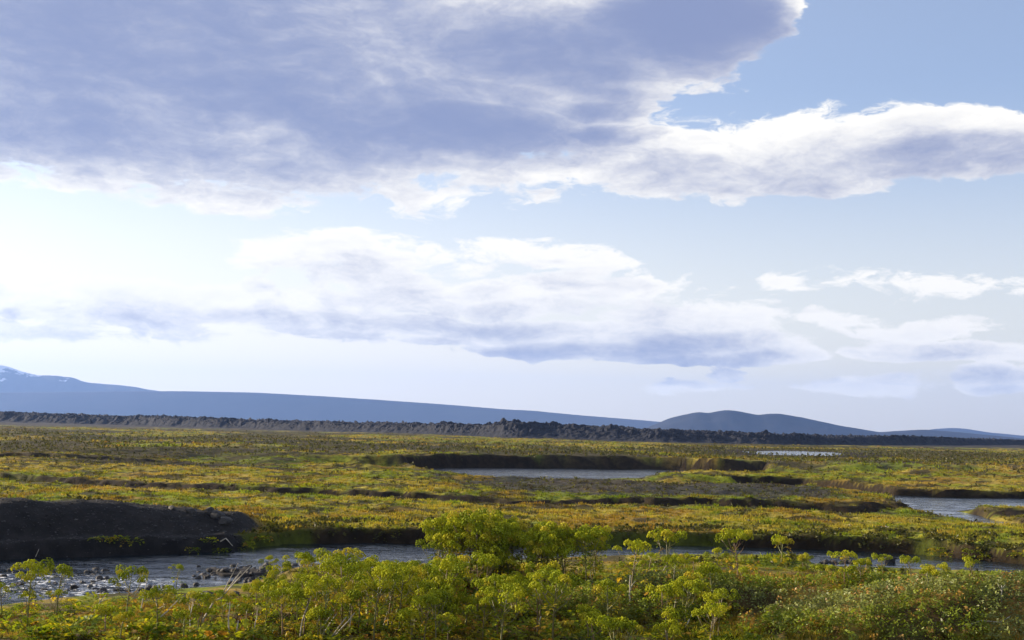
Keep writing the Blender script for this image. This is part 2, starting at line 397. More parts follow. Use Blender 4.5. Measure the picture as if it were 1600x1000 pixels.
def rough_mat(name, c1, c2, scale=3.0, rough=.9, bumpd=.05, attr=False, detail=6, spec=.2, bscale=None):
    m, b = new_mat(name)
    g = b.n('ShaderNodeNewGeometry')
    ns = b.noise(g.outputs['Position'], scale, detail, .72)
    if attr:
        a = b.n('ShaderNodeAttribute'); a.attribute_name = 'Col'
        colr = b.mix(1.0, a.outputs['Color'], b.mix(b.mr(ns, .3, .7), (*c1, 1), (*c2, 1)), 'MULTIPLY')
    else: colr = b.mix(b.mr(ns, .3, .7), (*c1, 1), (*c2, 1))
    p = b.n('ShaderNodeBsdfPrincipled'); b._in(p.inputs['Base Color'], colr); p.inputs['Roughness'].default_value = rough
    p.inputs['Specular IOR Level'].default_value = spec
    if bumpd:
        bp = b.n('ShaderNodeBump'); bp.inputs['Distance'].default_value = bumpd; bp.inputs['Strength'].default_value = .9
        b._in(bp.inputs['Height'], b.noise(g.outputs['Position'], bscale or scale * 2, 6, .65)); m.node_tree.links.new(bp.outputs[0], p.inputs['Normal'])
    o = b.n('ShaderNodeOutputMaterial'); m.node_tree.links.new(p.outputs[0], o.inputs[0])
    return m
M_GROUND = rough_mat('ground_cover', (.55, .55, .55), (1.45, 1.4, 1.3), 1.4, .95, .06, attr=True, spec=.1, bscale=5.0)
M_LAVA = rough_mat('lava_rock', (.010, .012, .020), (.024, .026, .036), .3, .95, .6, bscale=.25)  # blue of the skylight is tinted into the rock colour
M_ROCK = rough_mat('basalt', (.020, .019, .020), (.070, .064, .060), 5, .7, .03)
M_STALK = rough_mat('dry_stalk', (.30, .26, .20), (.56, .51, .43), 9, .8, .003)
M_DRYHEAD = rough_mat('dry_seed_head', (.26, .19, .11), (.46, .36, .24), 12, .9, 0)
M_MOUNT = rough_mat('mountain_rock', (.013, .016, .025), (.024, .027, .036), .004, 1, 0, attr=False)  # rock colour shifted to blue to carry haze and skylight
M_STEM = foliage_mat('green_stem', [(0, (.16, .17, .04)), (.6, (.14, .12, .04)), (1, (.20, .12, .06))], attr=False, trans=.15)
M_UMBEL = foliage_mat('seed_head', [(0, (.20, .24, .014)), (.4, (.33, .37, .018)), (.85, (.44, .44, .022)), (1, (.50, .42, .04))], attr=False, trans=.38, gloss=.004)
M_LEAF = foliage_mat('angelica_leaf', [(0, (.09, .13, .008)), (.35, (.17, .22, .010)), (.70, (.29, .31, .014)), (.88, (.44, .35, .025)), (1, (.32, .16, .03))], attr=False, trans=.50, gloss=.015)
M_GRASS = foliage_mat('grass_blades', attr=True, trans=.45, gloss=.0)
M_WILLOW = foliage_mat('willow_leaves', attr=True, trans=.35, gloss=.015)
def snow_mat():
    m, b = new_mat('snow_streaked_rock')
    g = b.n('ShaderNodeNewGeometry'); p3 = b.sep(g.outputs['Position'])
    ns = b.noise(g.outputs['Position'], .009, 5, .6)
    k = b.mr(b.m('ADD', b.m('MULTIPLY', p3[2], .0024), b.m('MULTIPLY', ns, 1.0)), 1.26, 1.34)
    p = b.n('ShaderNodeBsdfPrincipled'); p.inputs['Roughness'].default_value = .95
    b._in(p.inputs['Base Color'], b.mix(k, (.055, .053, .055, 1), (.75, .76, .8, 1)))
    o = b.n('ShaderNodeOutputMaterial'); m.node_tree.links.new(p.outputs[0], o.inputs[0]); return m
M_SNOW = snow_mat()
def water_mat():
    m, b = new_mat('water')
    g = b.n('ShaderNodeNewGeometry'); p3 = b.sep(g.outputs['Position'])
    a = b.n('ShaderNodeAttribute'); a.attribute_name = 'riffle'
    v = b.comb(b.m('MULTIPLY', p3[0], .55), p3[1], p3[2])
    n1 = b.noise(v, 3.0, 4, .6, .4); n2 = b.noise(v, .9, 3, .5); n3 = b.noise(b.comb(b.m('MULTIPLY', p3[0], .25), p3[1], 4.0), .45, 3, .5)
    calm = b.mr(n3, .35, .65, .35, 1.15)
    h = b.m('ADD', b.m('MULTIPLY', n1, calm), b.m('MULTIPLY', n2, .8))
    h = b.m('MULTIPLY', h, b.m('MULTIPLY_ADD', a.outputs['Fac'], 1.6, 1.0))
    bp = b.n('ShaderNodeBump'); bp.inputs['Distance'].default_value = .10; bp.inputs['Strength'].default_value = 1.0; b._in(bp.inputs['Height'], h)
    p = b.n('ShaderNodeBsdfPrincipled'); p.inputs['Roughness'].default_value = .06; p.inputs['IOR'].default_value = 1.333
    foam = b.m('MULTIPLY', b.mr(b.noise(v, 6.0, 5, .75), .54, .60), b.mr(a.outputs['Fac'], .15, .7))
    b._in(p.inputs['Base Color'], b.mix(foam, (.010, .016, .022, 1), (.75, .77, .8, 1)))
    b._in(p.inputs['Roughness'], b.mr(foam, 0, 1, .06, .6))
    m.node_tree.links.new(bp.outputs[0], p.inputs['Normal'])
    o = b.n('ShaderNodeOutputMaterial'); m.node_tree.links.new(p.outputs[0], o.inputs[0]); return m
M_WATER = water_mat()

# ------------------------------------------------------------------ ground sheet
def build_ground():
    rows = [np.arange(-30, 21, 1.5), np.arange(21, 60, .125), np.arange(60, 160, .32), np.arange(160, 470, 1.3)]
    y = 470.0; fr = []
    while y < 10400: fr.append(y); y *= 1.06
    ys = np.concatenate(rows + [np.array(fr + [10400.0])])
    us = np.linspace(-1, 1, 421)
    Yg = np.repeat(ys[:, None], len(us), 1); Xg = us[None, :] * (9 + .50 * np.clip(ys, 18, None))[:, None]
    Z, cut, mm = terrain(Xg, Yg)
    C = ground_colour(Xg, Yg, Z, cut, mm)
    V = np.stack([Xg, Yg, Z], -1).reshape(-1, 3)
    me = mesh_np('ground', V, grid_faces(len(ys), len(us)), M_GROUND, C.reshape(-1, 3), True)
    tag(link('ground', me), 'grassy river plain with banks, hummocks and a black gravel rise', 'ground', kind='structure')
build_ground()

# ------------------------------------------------------------------ water sheets
def build_water(name, poly, label, sx, sy, amp, riff=None, lev=0.0):
    P = np.array(poly); x0, y0 = P.min(0) - 1.5; x1, y1 = P.max(0) + 1.5
    if name == 'river': x0, x1 = max(x0, -34), min(x1, 44)
    xs = np.arange(x0, x1, sx); ys = np.arange(y0, y1, sy)
    X, Y = np.meshgrid(xs, ys); D = sdf(X, Y, poly)
    rf = riff(X, Y) if riff else X * 0
    Z = lev + amp * (1 + 2.5 * rf) * ((fbm(X * 1.1, Y * 2.2, 3, 201) - .5) + .8 * (fbm(X * .35 + Y * .2, Y * 1.0, 2, 202) - .5))
    F = grid_faces(len(ys), len(xs)); keep = (D.ravel()[F] < 1.0).any(1); F = F[keep]
    used = np.unique(F); mp = np.full(X.size, -1, dtype=np.int32); mp[used] = np.arange(len(used))
    V = np.stack([X, Y, Z], -1).reshape(-1, 3)[used]
    me = mesh_np(name, V, mp[F], M_WATER, None, True, {'riffle': rf.ravel()[used]})
    tag(link(name, me), label, 'water', kind='structure')
rc = on_plane(70, 915, 0)
build_water('river', RIVER, 'rippled blue grey river winding behind the near plants', .16, .12, .045,
            lambda x, y: np.clip(bump(x, y, rc[0], rc[1], 5.5, 3.6) * 1.4, 0, 1))
build_water('pond', POND, 'still pale pond in the middle of the plain', .8, .5, .01)
build_water('stream', STREAM, 'blue stream bending round a grassy tongue', .5, .3, .03)
build_water('far_pond', FARPOND, 'thin far pond before the lava field', 1.5, 1.0, .01, lev=FPZ)

# ------------------------------------------------------------------ lava field
def build_lava():
    base = [(-300, 654), (0, 662), (200, 667), (400, 673), (600, 680), (800, 687), (1000, 692), (1200, 696), (1400, 697), (1600, 696), (1900, 702)]
    top = [(-300, 632), (0, 643), (60, 645), (110, 646), (180, 649), (245, 651), (330, 653), (430, 656), (500, 657), (640, 661), (720, 662), (770, 662), (785, 657), (800, 661), (870, 664), (930, 666),
           (960, 665), (1000, 671), (1060, 671), (1160, 675), (1300, 680), (1450, 682), (1600, 688), (1900, 694)]
    B = sorted(on_plane(px, py, .3) for px, py in base); bx = [p[0] for p in B]; by = [p[1] for p in B]
    us = np.linspace(0, 1, 1300); px = -300 + us * 2200
    tp = np.interp(px, [p[0] for p in top], [p[1] for p in top]); bp_ = np.interp(px, [p[0] for p in base], [p[1] for p in base])
    ex = []; ey = []; zt = []
    for a, t_, b_ in zip(px, tp, bp_):
        q = on_plane(a, b_, .3); ex.append(q[0]); ey.append(q[1]); zt.append(at_depth(a, t_, q[1] + 22)[2])
    ex = np.array(ex); ey = np.array(ey); zt = np.array(zt)
    dep = np.concatenate([np.linspace(-3, 40, 46), np.linspace(44, 220, 26)])
    Y = ey[None, :] + dep[:, None]; X = ex[None, :] * (Y / ey[None, :])
    foot = (fbm(X * .05, Y * .02 + 1, 4, 302, .6) - .5) * 18
    t = dep[:, None] + foot
    prof = .22 * sst(-1, 4, t) + .78 * sst(4, 24, t) * (.72 + .5 * fbm(X * .02, Y * .03, 3, 304))
    ridg = 1 - np.abs(fbm(X * .10, Y * .10, 5, 301, .62) - .5) * 4
    blk = fbm(X * .13, Y * .25, 2, 303) ** 3 + .8 * vnoise(X * .36, Y * .36, 308) ** 5 * (vnoise(X * .03, Y * .03, 309) + .3)
    Z = (zt[None, :] - .3) * prof * (.9 + .10 * ridg) + prof * (0.6 * (fbm(X * .7, Y * .7, 2, 307) - .5) * 2 + 0.75 * (fbm(X * .17, Y * .22, 5, 305, .62) - .5) * 2 + 1.6 * blk * sst(8, 20, t) + .5 * (1 - np.abs(fbm(X * .45, Y * .40, 3, 306, .6) - .5) * 5) * sst(3, 12, t) - .4) - .4
    V = np.stack([X, Y, Z], -1).reshape(-1, 3)
    me = mesh_np('lava_field', V, grid_faces(len(dep), len(us)), M_LAVA, None, False)
    tag(link('lava_field', me), 'dark rugged lava field across the plain', 'lava field', kind='structure')
build_lava()

# ------------------------------------------------------------------ mountains
def build_mountain(name, label, sil, Y, half, mat, namp, seed, n=260, gully=.0):
    P = np.array([at_depth(px, py, Y) for px, py in sil])
    xs = np.linspace(P[0, 0], P[-1, 0], n); zs = np.interp(xs, P[:, 0], P[:, 2])
    k = np.ones(5) / 5; zs[3:-3] = np.convolve(zs, k, 'same')[3:-3]
    v = np.concatenate([-np.linspace(1, 0, 26) ** 1.2, np.linspace(0, 1, 12)[1:]])
    X = np.repeat(xs[None, :], len(v), 0); Yy = Y + v[:, None] * half + 0 * X
    base = -30.0
    prof = (1 - np.abs(v) ** 1.15)[:, None]
    rid = np.abs(fbm(X / namp[0], Yy / namp[0] * .6, 5, seed) - .5) * 2
    Z = base + (zs[None, :] - base) * prof
    Z = Z - rid * namp[1] * np.clip(np.abs(v)[:, None] * 3, 0.12, 1) * prof
    # mesh seen from the camera: keep the ridge line where the photo has it
    V = np.stack([X, Yy, Z], -1).reshape(-1, 3)
    me = mesh_np(name, V, grid_faces(len(v), n), mat, None, True)
    tag(link(name, me), label, 'mountain', kind='structure')
build_mountain('mountain', 'far pale blue mountain with snow streaks', [(-420, 560), (-250, 566), (-120, 574), (-40, 566), (0, 570), (14, 573), (30, 579), (45, 583), (60, 586), (76, 586), (92, 587), (108, 590), (114, 588), (122, 594), (140, 598), (180, 601), (212, 604), (225, 607), (260, 612), (330, 622), (420, 640)], 9500, 560, M_SNOW, (330, 80), 401)
build_mountain('shield_hill', 'long low blue shield volcano sloping to the right', [(-700, 640), (-420, 624), (-200, 617), (0, 613), (130, 612), (280, 611), (400, 613), (500, 618.5), (600, 625), (700, 632), (790, 639.5), (815, 641), (826, 640), (838, 642), (900, 648), (960, 653), (1020, 658), (1120, 668), (1250, 682)], 8000, 420, M_MOUNT, (900, 26), 402)
build_mountain('hill', 'dark blue humped hill behind the lava field', [(985, 684), (1012, 667), (1030, 660), (1045, 653), (1062, 649), (1080, 645), (1092, 643), (1108, 645), (1122, 642), (1138, 640.5), (1152, 642), (1168, 645), (1186, 648.5), (1200, 646), (1216, 645.5), (1232, 648), (1255, 652), (1285, 659), (1320, 666), (1350, 671), (1375, 675), (1400, 673), (1440, 671), (1475, 673), (1520, 677), (1560, 681), (1600, 685), (1680, 694)], 5000, 230, M_MOUNT, (220, 30), 403)
build_mountain('mountain', 'faint far blue ridge at the foot of the dark hill', [(1330, 692), (1400, 677), (1440, 673), (1462, 669.5), (1485, 668), (1510, 670), (1545, 675), (1590, 680), (1650, 683), (1800, 690), (1950, 702)], 9250, 300, M_MOUNT, (500, 60), 404)

# ------------------------------------------------------------------ haze
def build_haze():
    m = bpy.data.materials.new('haze'); m.use_nodes = True; t = m.node_tree; t.nodes.clear()
    v = t.nodes.new('ShaderNodeVolumePrincipled'); v.inputs['Color'].default_value = (.27, .46, 1.0, 1); v.inputs['Density'].default_value = 7e-5
    v.inputs['Anisotropy'].default_value = .3
    o = t.nodes.new('ShaderNodeOutputMaterial'); t.links.new(v.outputs[0], o.inputs['Volume'])
    x, y0, y1, z0, z1 = 6200, -300, 10650, -45, 425
    V = [(-x, y0, z0), (x, y0, z0), (x, y1, z0), (-x, y1, z0), (-x, y0, z1), (x, y0, z1), (x, y1, z1), (-x, y1, z1)]
    F = [(0, 3, 2, 1), (4, 5, 6, 7), (0, 1, 5, 4), (1, 2, 6, 5), (2, 3, 7, 6), (3, 0, 4, 7)]
    me = mesh_np('haze', np.array(V), np.array(F), m)
    tag(link('haze', me), 'thin blue haze in the air over the plain', 'haze', kind='stuff')
build_haze()

# ------------------------------------------------------------------ scattered cover (one mesh each, nobody could count it)
def scatter(name, protos, pos, col, scale, mat, label, cat, tilt=.25, kind='stuff'):
    Vs = []; Fs = []; Cs = []; off = 0
    which = rng.integers(0, len(protos), len(pos))
    for k, (pv, pf, pc) in enumerate(protos):
        I = np.where(which == k)[0]
        if not len(I): continue
        n = len(I); a = rng.uniform(0, 2 * np.pi, n); c, s = np.cos(a), np.sin(a)
        tx = rng.normal(0, tilt, n); ty = rng.normal(0, tilt, n)
        v = pv[None] * scale[I][:, None, None]
        x = v[..., 0] * c[:, None] - v[..., 1] * s[:, None] + v[..., 2] * tx[:, None]
        y = v[..., 0] * s[:, None] + v[..., 1] * c[:, None] + v[..., 2] * ty[:, None]
        q = np.stack([x, y, v[..., 2]], -1) + pos[I][:, None, :]
        Vs.append(q.reshape(-1, 3)); nv = len(pv)
        Fs.append((pf[None] + (np.arange(n) * nv)[:, None, None] + off).reshape(-1, 3)); off += n * nv
        Cs.append((col[I][:, None, :] * pc[None, :, None]).reshape(-1, 3))
    me = mesh_np(name, np.concatenate(Vs), np.concatenate(Fs), mat, np.clip(np.concatenate(Cs), 0, 1))
    return tag(link(name, me), label, cat, kind=kind)
def blades(n, h, w, spread, seed, seg=1):
    r = np.random.default_rng(seed); V = []; F = []; C = []
    for i in range(n):
        a = r.uniform(0, 6.283); d = np.array([np.cos(a), np.sin(a), 0]); p = np.array([-d[1], d[0], 0])
        b0 = d * r.uniform(0, spread); hh = h * r.uniform(.55, 1.15); ww = w * r.uniform(.7, 1.3); lean = r.uniform(.1, .6) * hh
        k = len(V); s = r.uniform(.8, 1.2)
        if seg == 1:
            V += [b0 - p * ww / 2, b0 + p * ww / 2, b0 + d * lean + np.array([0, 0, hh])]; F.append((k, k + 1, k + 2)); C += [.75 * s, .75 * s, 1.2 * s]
        else:
            mid = b0 + d * lean * .35 + np.array([0, 0, hh * .6])
            V += [b0 - p * ww / 2, b0 + p * ww / 2, mid - p * ww * .4, mid + p * ww * .4, b0 + d * lean * 1.2 + np.array([0, 0, hh])]
            F += [(k, k + 1, k + 3), (k, k + 3, k + 2), (k + 2, k + 3, k + 4)]; C += [s] * 5
    return np.array(V), np.array(F), np.array(C)
def sprig(n, h, ls, seed):
    """a willow twig set with small oval leaves"""
    r = np.random.default_rng(seed); V = []; F = []; C = []
    for i in range(n):
        z = h * r.uniform(.15, 1.0); a = r.uniform(0, 6.283); rad = h * .55 * r.uniform(.2, 1) * np.sqrt(max(.1, 1.15 - z / h))
        c = np.array([np.cos(a) * rad, np.sin(a) * rad, z])
        u = r.normal(0, 1, 3); u[2] = abs(u[2]) * .6; u /= np.linalg.norm(u); w = np.cross(u, r.normal(0, 1, 3)); w /= np.linalg.norm(w)
        l = ls * r.uniform(.7, 1.3); k = len(V); s = r.uniform(.7, 1.35)
        V += [c - u * l * .5, c + w * l * .26, c + u * l * .5, c - w * l * .26]; F += [(k, k + 1, k + 2), (k, k + 2, k + 3)]; C += [s] * 4
    return np.array(V), np.array(F), np.array(C)
def pebble(seed):
    r = np.random.default_rng(seed)
    V = np.array([(1, 0, 0), (-1, 0, 0), (0, 1, 0), (0, -1, 0), (0, 0, .7), (0, 0, -.5)], dtype=float) + r.normal(0, .22, (6, 3))
    F = np.array([(0, 2, 4), (2, 1, 4), (1, 3, 4), (3, 0, 4), (2, 0, 5), (1, 2, 5), (3, 1, 5), (0, 3, 5)])
    return V, F, np.ones(6)
def sample_fan(n, y0, y1, pw=1.0):
    """points in the plain between two distances, density falling as 1/y**pw"""
    u = rng.random(n)
    if abs(pw - 2) < 1e-6: y = y0 * (y1 / y0) ** u
    else: e = 2 - pw; y = (y0 ** e + u * (y1 ** e - y0 ** e)) ** (1 / e)
    x = rng.uniform(-1, 1, n) * (3 + .45 * y)
    return x, y
WIL = lambda x, y: np.maximum.reduce([bump(x, y, *HUM[i][:4], *HUM[i][5:]) for i in (0, 1, 2)])
def grass(name, n, y0, y1, pw, protos, s0, label, jit=.22, thin=None):
    x, y = sample_fan(n, y0, y1, pw)
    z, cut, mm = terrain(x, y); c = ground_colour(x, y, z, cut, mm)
    lum = c.mean(1)
    ok = (z > np.where(y < 48, .05, .10)) & (mm < .3) & (cut < rng.uniform(.15, .8, n)) & (lum > rng.uniform(.03, .085, n))
    if thin is not None: ok &= thin(x, y)
    x, y, z, c = x[ok], y[ok], z[ok], c[ok]; n = len(x)
    c = c * rng.uniform(1 - jit, 1 + jit, (n, 1)) * (1 + rng.normal(0, .07, (n, 3)))
    sc_ = s0 * rng.uniform(.6, 1.4, n) * (.7 + .8 * fbm(x * .4, y * .4, 2, 120))
    sc_ = sc_ * np.where(y < 48, np.clip(z / .35, .45, 1), 1)
    scatter(name, protos, np.stack([x, y, z - .02], -1), np.clip(c, .01, .9), sc_, M_GRASS, label, 'grass')
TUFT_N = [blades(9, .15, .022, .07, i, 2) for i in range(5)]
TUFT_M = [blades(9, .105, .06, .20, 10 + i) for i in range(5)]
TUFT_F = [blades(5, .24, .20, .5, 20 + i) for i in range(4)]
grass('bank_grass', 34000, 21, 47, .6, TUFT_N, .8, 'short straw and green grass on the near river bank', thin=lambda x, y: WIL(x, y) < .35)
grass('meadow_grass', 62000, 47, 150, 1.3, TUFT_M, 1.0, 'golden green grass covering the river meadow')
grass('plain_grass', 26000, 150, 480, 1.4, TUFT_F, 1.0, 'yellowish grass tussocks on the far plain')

def willow():
    n = 24000; x = rng.uniform(-3, 17, n); y = rng.uniform(21, 36, n); w = WIL(x, y)
    ok = w > rng.uniform(.0, .25, n); x, y = x[ok], y[ok]; z = height(x, y)
    base = lerp(np.broadcast_to(np.array([.17, .19, .060]), x.shape + (3,)), np.array([.14, .175, .018]), sst(.4, .6, fbm(x * .6, y * .6, 3, 130)))
    base = lerp(base, np.array([.32, .17, .05]), (rng.random(len(x)) < .10) * .8)
    base = base * rng.uniform(.7, 1.35, (len(x), 1))
    scatter('willow_scrub', [sprig(16, .26, .055, 40 + i) for i in range(6)], np.stack([x, y, z - .03], -1), base, rng.uniform(.7, 1.4, len(x)), M_WILLOW,
            'low grey green willow scrub covering the hummocks', 'shrub cover', .1)
willow()
def scrub():
    """dark heather and dwarf birch on the heath patches and along the cut banks"""
    x, y = sample_fan(60000, 48, 330, 1.5); xb, yb = sample_fan(30000, 46, 60, 1.0)
    x = np.concatenate([xb, x]); y = np.concatenate([yb, y]); z, cut, mm = terrain(x, y); c = ground_colour(x, y, z, cut, mm).mean(1)
    edge = (cut > .02) & (cut < np.where(y < 60, 1.1, .9))
    ok = (z > .08) & (mm < .2) & (((c < .075) & (rng.random(len(x)) < .55)) | (edge & (rng.random(len(x)) < .5)) | (rng.random(len(x)) < .035))
    x, y, z = x[ok][:13000], y[ok][:13000], z[ok][:13000]; n = len(x)
    col = lerp(np.broadcast_to(np.array([.045, .050, .014]), (n, 3)), np.array([.11, .105, .022]), rng.random(n)) * rng.uniform(.6, 1.3, (n, 1))
    scatter('heath_scrub', [sprig(12, .22, .13, 60 + i) for i in range(5)], np.stack([x, y, z - .03], -1), col, rng.uniform(.5, 1.3, n) * np.clip(y / 110, .8, 1.8), M_WILLOW,
            'dark low heather scrub dotted over the plain and bank edges', 'scrub', .1)
scrub()
def gravel():
    n = 16000; x = rng.uniform(-30, -9, n); y = rng.uniform(43, 64, n); ok = mound_mask(x, y) > .4; x, y = x[ok], y[ok]; z = height(x, y)
    c = np.full((len(x), 3), 1.0) * rng.uniform(.012, .075, (len(x), 1)) * np.array([1, .97, .95])
    scatter('gravel', [pebble(i) for i in range(5)], np.stack([x, y, z], -1), c, .025 + .05 * rng.random(len(x)) ** 4, M_PEB, 'loose black gravel on the dark rise', 'gravel', .2)
M_PEB = rough_mat('pebbles', (.8, .8, .8), (1.2, 1.2, 1.2), 8, .85, 0, attr=True)
gravel()

# ------------------------------------------------------------------ mesh prototypes for plants
def tube(path, radii, sides=6):
    V = []; F = []
    n = len(path); path = [Vector(p) for p in path]
    for i, p in enumerate(path):
        t = (path[min(i + 1, n - 1)] - path[max(i - 1, 0)]).normalized()
        a = t.cross(Vector((0, 0, 1)) if abs(t.z) < .9 else Vector((1, 0, 0))).normalized(); c = t.cross(a)
        for k in range(sides):
            q = 2 * math.pi * k / sides
            V.append(p + (a * math.cos(q) + c * math.sin(q)) * radii[i])
    for i in range(n - 1):
        for k in range(sides):
            k2 = (k + 1) % sides
            F.append((i * sides + k, i * sides + k2, (i + 1) * sides + k2, (i + 1) * sides + k))
    F.append(tuple((n - 1) * sides + k for k in range(sides)))
    return V, F
def join(parts):
    V = []; F = []
    for v, f in parts:
        o = len(V); V += [tuple(p) for p in v]; F += [tuple(i + o for i in q) for q in f]
    return V, F
def pm(name, parts, mat, smooth=False):
    V, F = join(parts); me = bpy.data.meshes.new(name); me.from_pydata(V, [], F); me.materials.append(mat)
    if smooth: me.polygons.foreach_set('use_smooth', [True] * len(me.polygons))
    return me
def umbel_mesh(name, rad, n, seed, mat, low=-.35, thin=1.0):
    r = random.Random(seed); parts = []
    for i in range(n):
        z = 1 - (i + .5) / n * (1 - low); th = i * 2.39996 + r.uniform(-.3, .3); q = math.sqrt(max(0, 1 - z * z))
        d = Vector((q * math.cos(th), q * math.sin(th), z)); R_ = rad * r.uniform(.82, 1.08); c = d * R_
        s = rad * r.uniform(.15, .24) * thin
        o = [Vector((r.uniform(-.3, .3), r.uniform(-.3, .3), r.uniform(-.3, .3))) * s for _ in range(6)]
        ax = d; e1 = d.orthogonal().normalized(); e2 = d.cross(e1)
        v = [c + e1 * s, c - e1 * s, c + e2 * s, c - e2 * s, c + ax * s * .75, c - ax * s * .6]
        v = [p + k for p, k in zip(v, o)]
        parts.append((v, [(0, 2, 4), (2, 1, 4), (1, 3, 4), (3, 0, 4), (2, 0, 5), (1, 2, 5), (3, 1, 5), (0, 3, 5)]))
        w = rad * .022
        parts.append(([e1 * w, e2 * w, -(e1 + e2) * w * .7, c], [(0, 1, 3), (1, 2, 3), (2, 0, 3)]))
    return pm(name, parts, mat)
def leaflet(base, d, n, l, w, fold=.25):
    """folded oval blade, pointed and toothed enough for its size"""
    s = d.cross(n).normalized(); dn = n * (l * -.12)
    p0 = base; p1 = base + d * l * .35 + s * w * .5 + n * w * fold * .5; p2 = base + d * l * .72 + s * w * .36 + n * w * fold * .3 + dn * .5; p3 = base + d * l + dn
    p4 = base + d * l * .72 - s * w * .36 + n * w * fold * .3 + dn * .5; p5 = base + d * l * .35 - s * w * .5 + n * w * fold * .5; m = base + d * l * .5
    return [p0, p1, p2, p3, p4, p5, m], [(0, 1, 6), (1, 2, 6), (2, 3, 6), (3, 4, 6), (4, 5, 6), (5, 0, 6)]
def leaf_mesh(name, L, seed, droop=.35, mat=None):
    """compound leaf along +X from the origin: stalk, three pairs of side stalks with three leaflets each, three at the tip"""
    r = random.Random(seed); parts = []
    def P(t): return Vector((L * t * (1 - .1 * t), 0, L * (.55 * t - (.55 + droop) * t * t)))
    parts.append(tube([P(0), P(.25), P(.5), P(.75), P(.92)], [.009, .007, .005, .004, .002], 4))
    def fan(base, d, size):
        n = Vector((r.uniform(-.3, .3), r.uniform(-.3, .3), 1)).normalized(); s = d.cross(n).normalized()
        for k, (q, f) in enumerate(((0, 1.15), (.85, .85), (-.85, .85))):
            dd = (d * math.cos(q) + s * math.sin(q)).normalized(); dd.z += r.uniform(-.25, .15); dd.normalize()
            nn = (n - dd * n.dot(dd)).normalized()
            parts.append(leaflet(base, dd, nn, size * f * r.uniform(.85, 1.15), size * f * .62))
    for t, sl_ in ((.38, .20), (.60, .17), (.80, .12)):
        for sgn in (-1, 1):
            b0 = P(t); d = Vector((.55, sgn, .15 + r.uniform(-.2, .15))).normalized(); tip = b0 + d * L * sl_ * r.uniform(.8, 1.2)
            parts.append(tube([b0, tip], [.004, .002], 3)); fan(tip, d, L * .19)
    fan(P(.92), (P(.95) - P(.88)).normalized(), L * .22)
    return pm(name, parts, mat or M_LEAF)
UMB = [umbel_mesh('umbel', .5, n, 500 + i, M_UMBEL, lo) for i, (n, lo) in enumerate(((46, -.35), (42, -.2), (38, -.5), (34, 0.0), (40, -.35)))]
DRY = [umbel_mesh('dry_umbel', .5, 22, 520 + i, M_DRYHEAD, .1, .55) for i in range(2)]
LEAF = [leaf_mesh('leaf', 1.0, 540 + i, d) for i, d in enumerate((.15, .30, .45, .35, .6, .25))]
def obj(name, me, parent, loc, rot=(0, 0, 0), s=1.0):
    o = bpy.data.objects.new(name, me); COL.objects.link(o); o.parent = parent
    o.location = loc; o.rotation_euler = rot; o.scale = (s, s, s) if not isinstance(s, tuple) else s
    return o
def make_proto(seed, H, nb, spread, nleaf, nbasal):
    """stem mesh plus lists of umbel and leaf placements"""
    r = random.Random(seed); lean = Vector((r.uniform(-.12, .12), r.uniform(-.12, .12), 0))
    def S(t): return Vector((lean.x * t * t * H, lean.y * t * t * H, H * t))
    parts = [tube([S(0), S(.25), S(.5), S(.75), S(1)], [.020, .018, .015, .011, .007], 6)]
    um = [(S(1), .14 * r.uniform(.85, 1.15), (r.uniform(-.2, .2), r.uniform(-.2, .2), r.uniform(0, 6)))]
    lf = []
    a = r.uniform(0, 6)
    for i in range(nb):
        t = .42 + .5 * (i + r.uniform(0, .6)) / nb; a += 2.4 + r.uniform(-.4, .4)
        l = spread * 1.15 * (1.15 - t * .55) * r.uniform(.75, 1.2); d = Vector((math.cos(a), math.sin(a), 0)); b0 = S(t)
        rise = (1 - t) * H * r.uniform(.45, .85) + .07
        m1 = b0 + d * l * .5 + Vector((0, 0, rise * .35)); e = b0 + d * l * .95 + Vector((0, 0, rise))
        parts.append(tube([b0, m1, e], [.009, .007, .004], 5))
        um.append((e, .115 * r.uniform(.75, 1.25), (d.y * -.25, d.x * .25, r.uniform(0, 6))))
        if r.random() < .55:      # a side shoot with a smaller head
            d2 = Vector((math.cos(a + 1.1), math.sin(a + 1.1), 0)); e2 = m1 + d2 * l * .4 + Vector((0, 0, rise * .5))
            parts.append(tube([m1, e2], [.006, .003], 4)); um.append((e2, 0.075 * r.uniform(.8, 1.2), (0, 0, r.uniform(0, 6))))
        if r.random() < .6: lf.append((b0, .26 * r.uniform(.7, 1.2), (0, r.uniform(-.3, .3), a + r.uniform(-.4, .4)), r.randrange(len(LEAF))))
    for i in range(nleaf):
        t = .08 + .62 * i / max(1, nleaf); q = a + i * 2.2
        lf.append((S(t), .42 * r.uniform(.75, 1.2), (0, r.uniform(-.25, .25), q), r.randrange(len(LEAF))))
    for i in range(nbasal):
        q = i * 6.283 / nbasal + r.uniform(-.4, .4)
        lf.append((S(0.01), .52 * r.uniform(.75, 1.2), (0, r.uniform(-.45, 0), q), r.randrange(len(LEAF))))
    return pm('stem', parts, M_STEM, True), um, lf
PROTO = {'tall': [make_proto(600 + i, 1.3, 7 + i % 3, .42, 8, 5) for i in range(5)],
         'mid': [make_proto(620 + i, 1.0, 5 + i % 3, .36, 6, 6) for i in range(5)],
         'bare': [make_proto(640 + i, 1.05, 4 + i % 2, .30, 3, 3) for i in range(3)],
         'small': [make_proto(660 + i, .62, 3 + i % 2, .24, 3, 4) for i in range(4)]}
RN = random.Random(99)
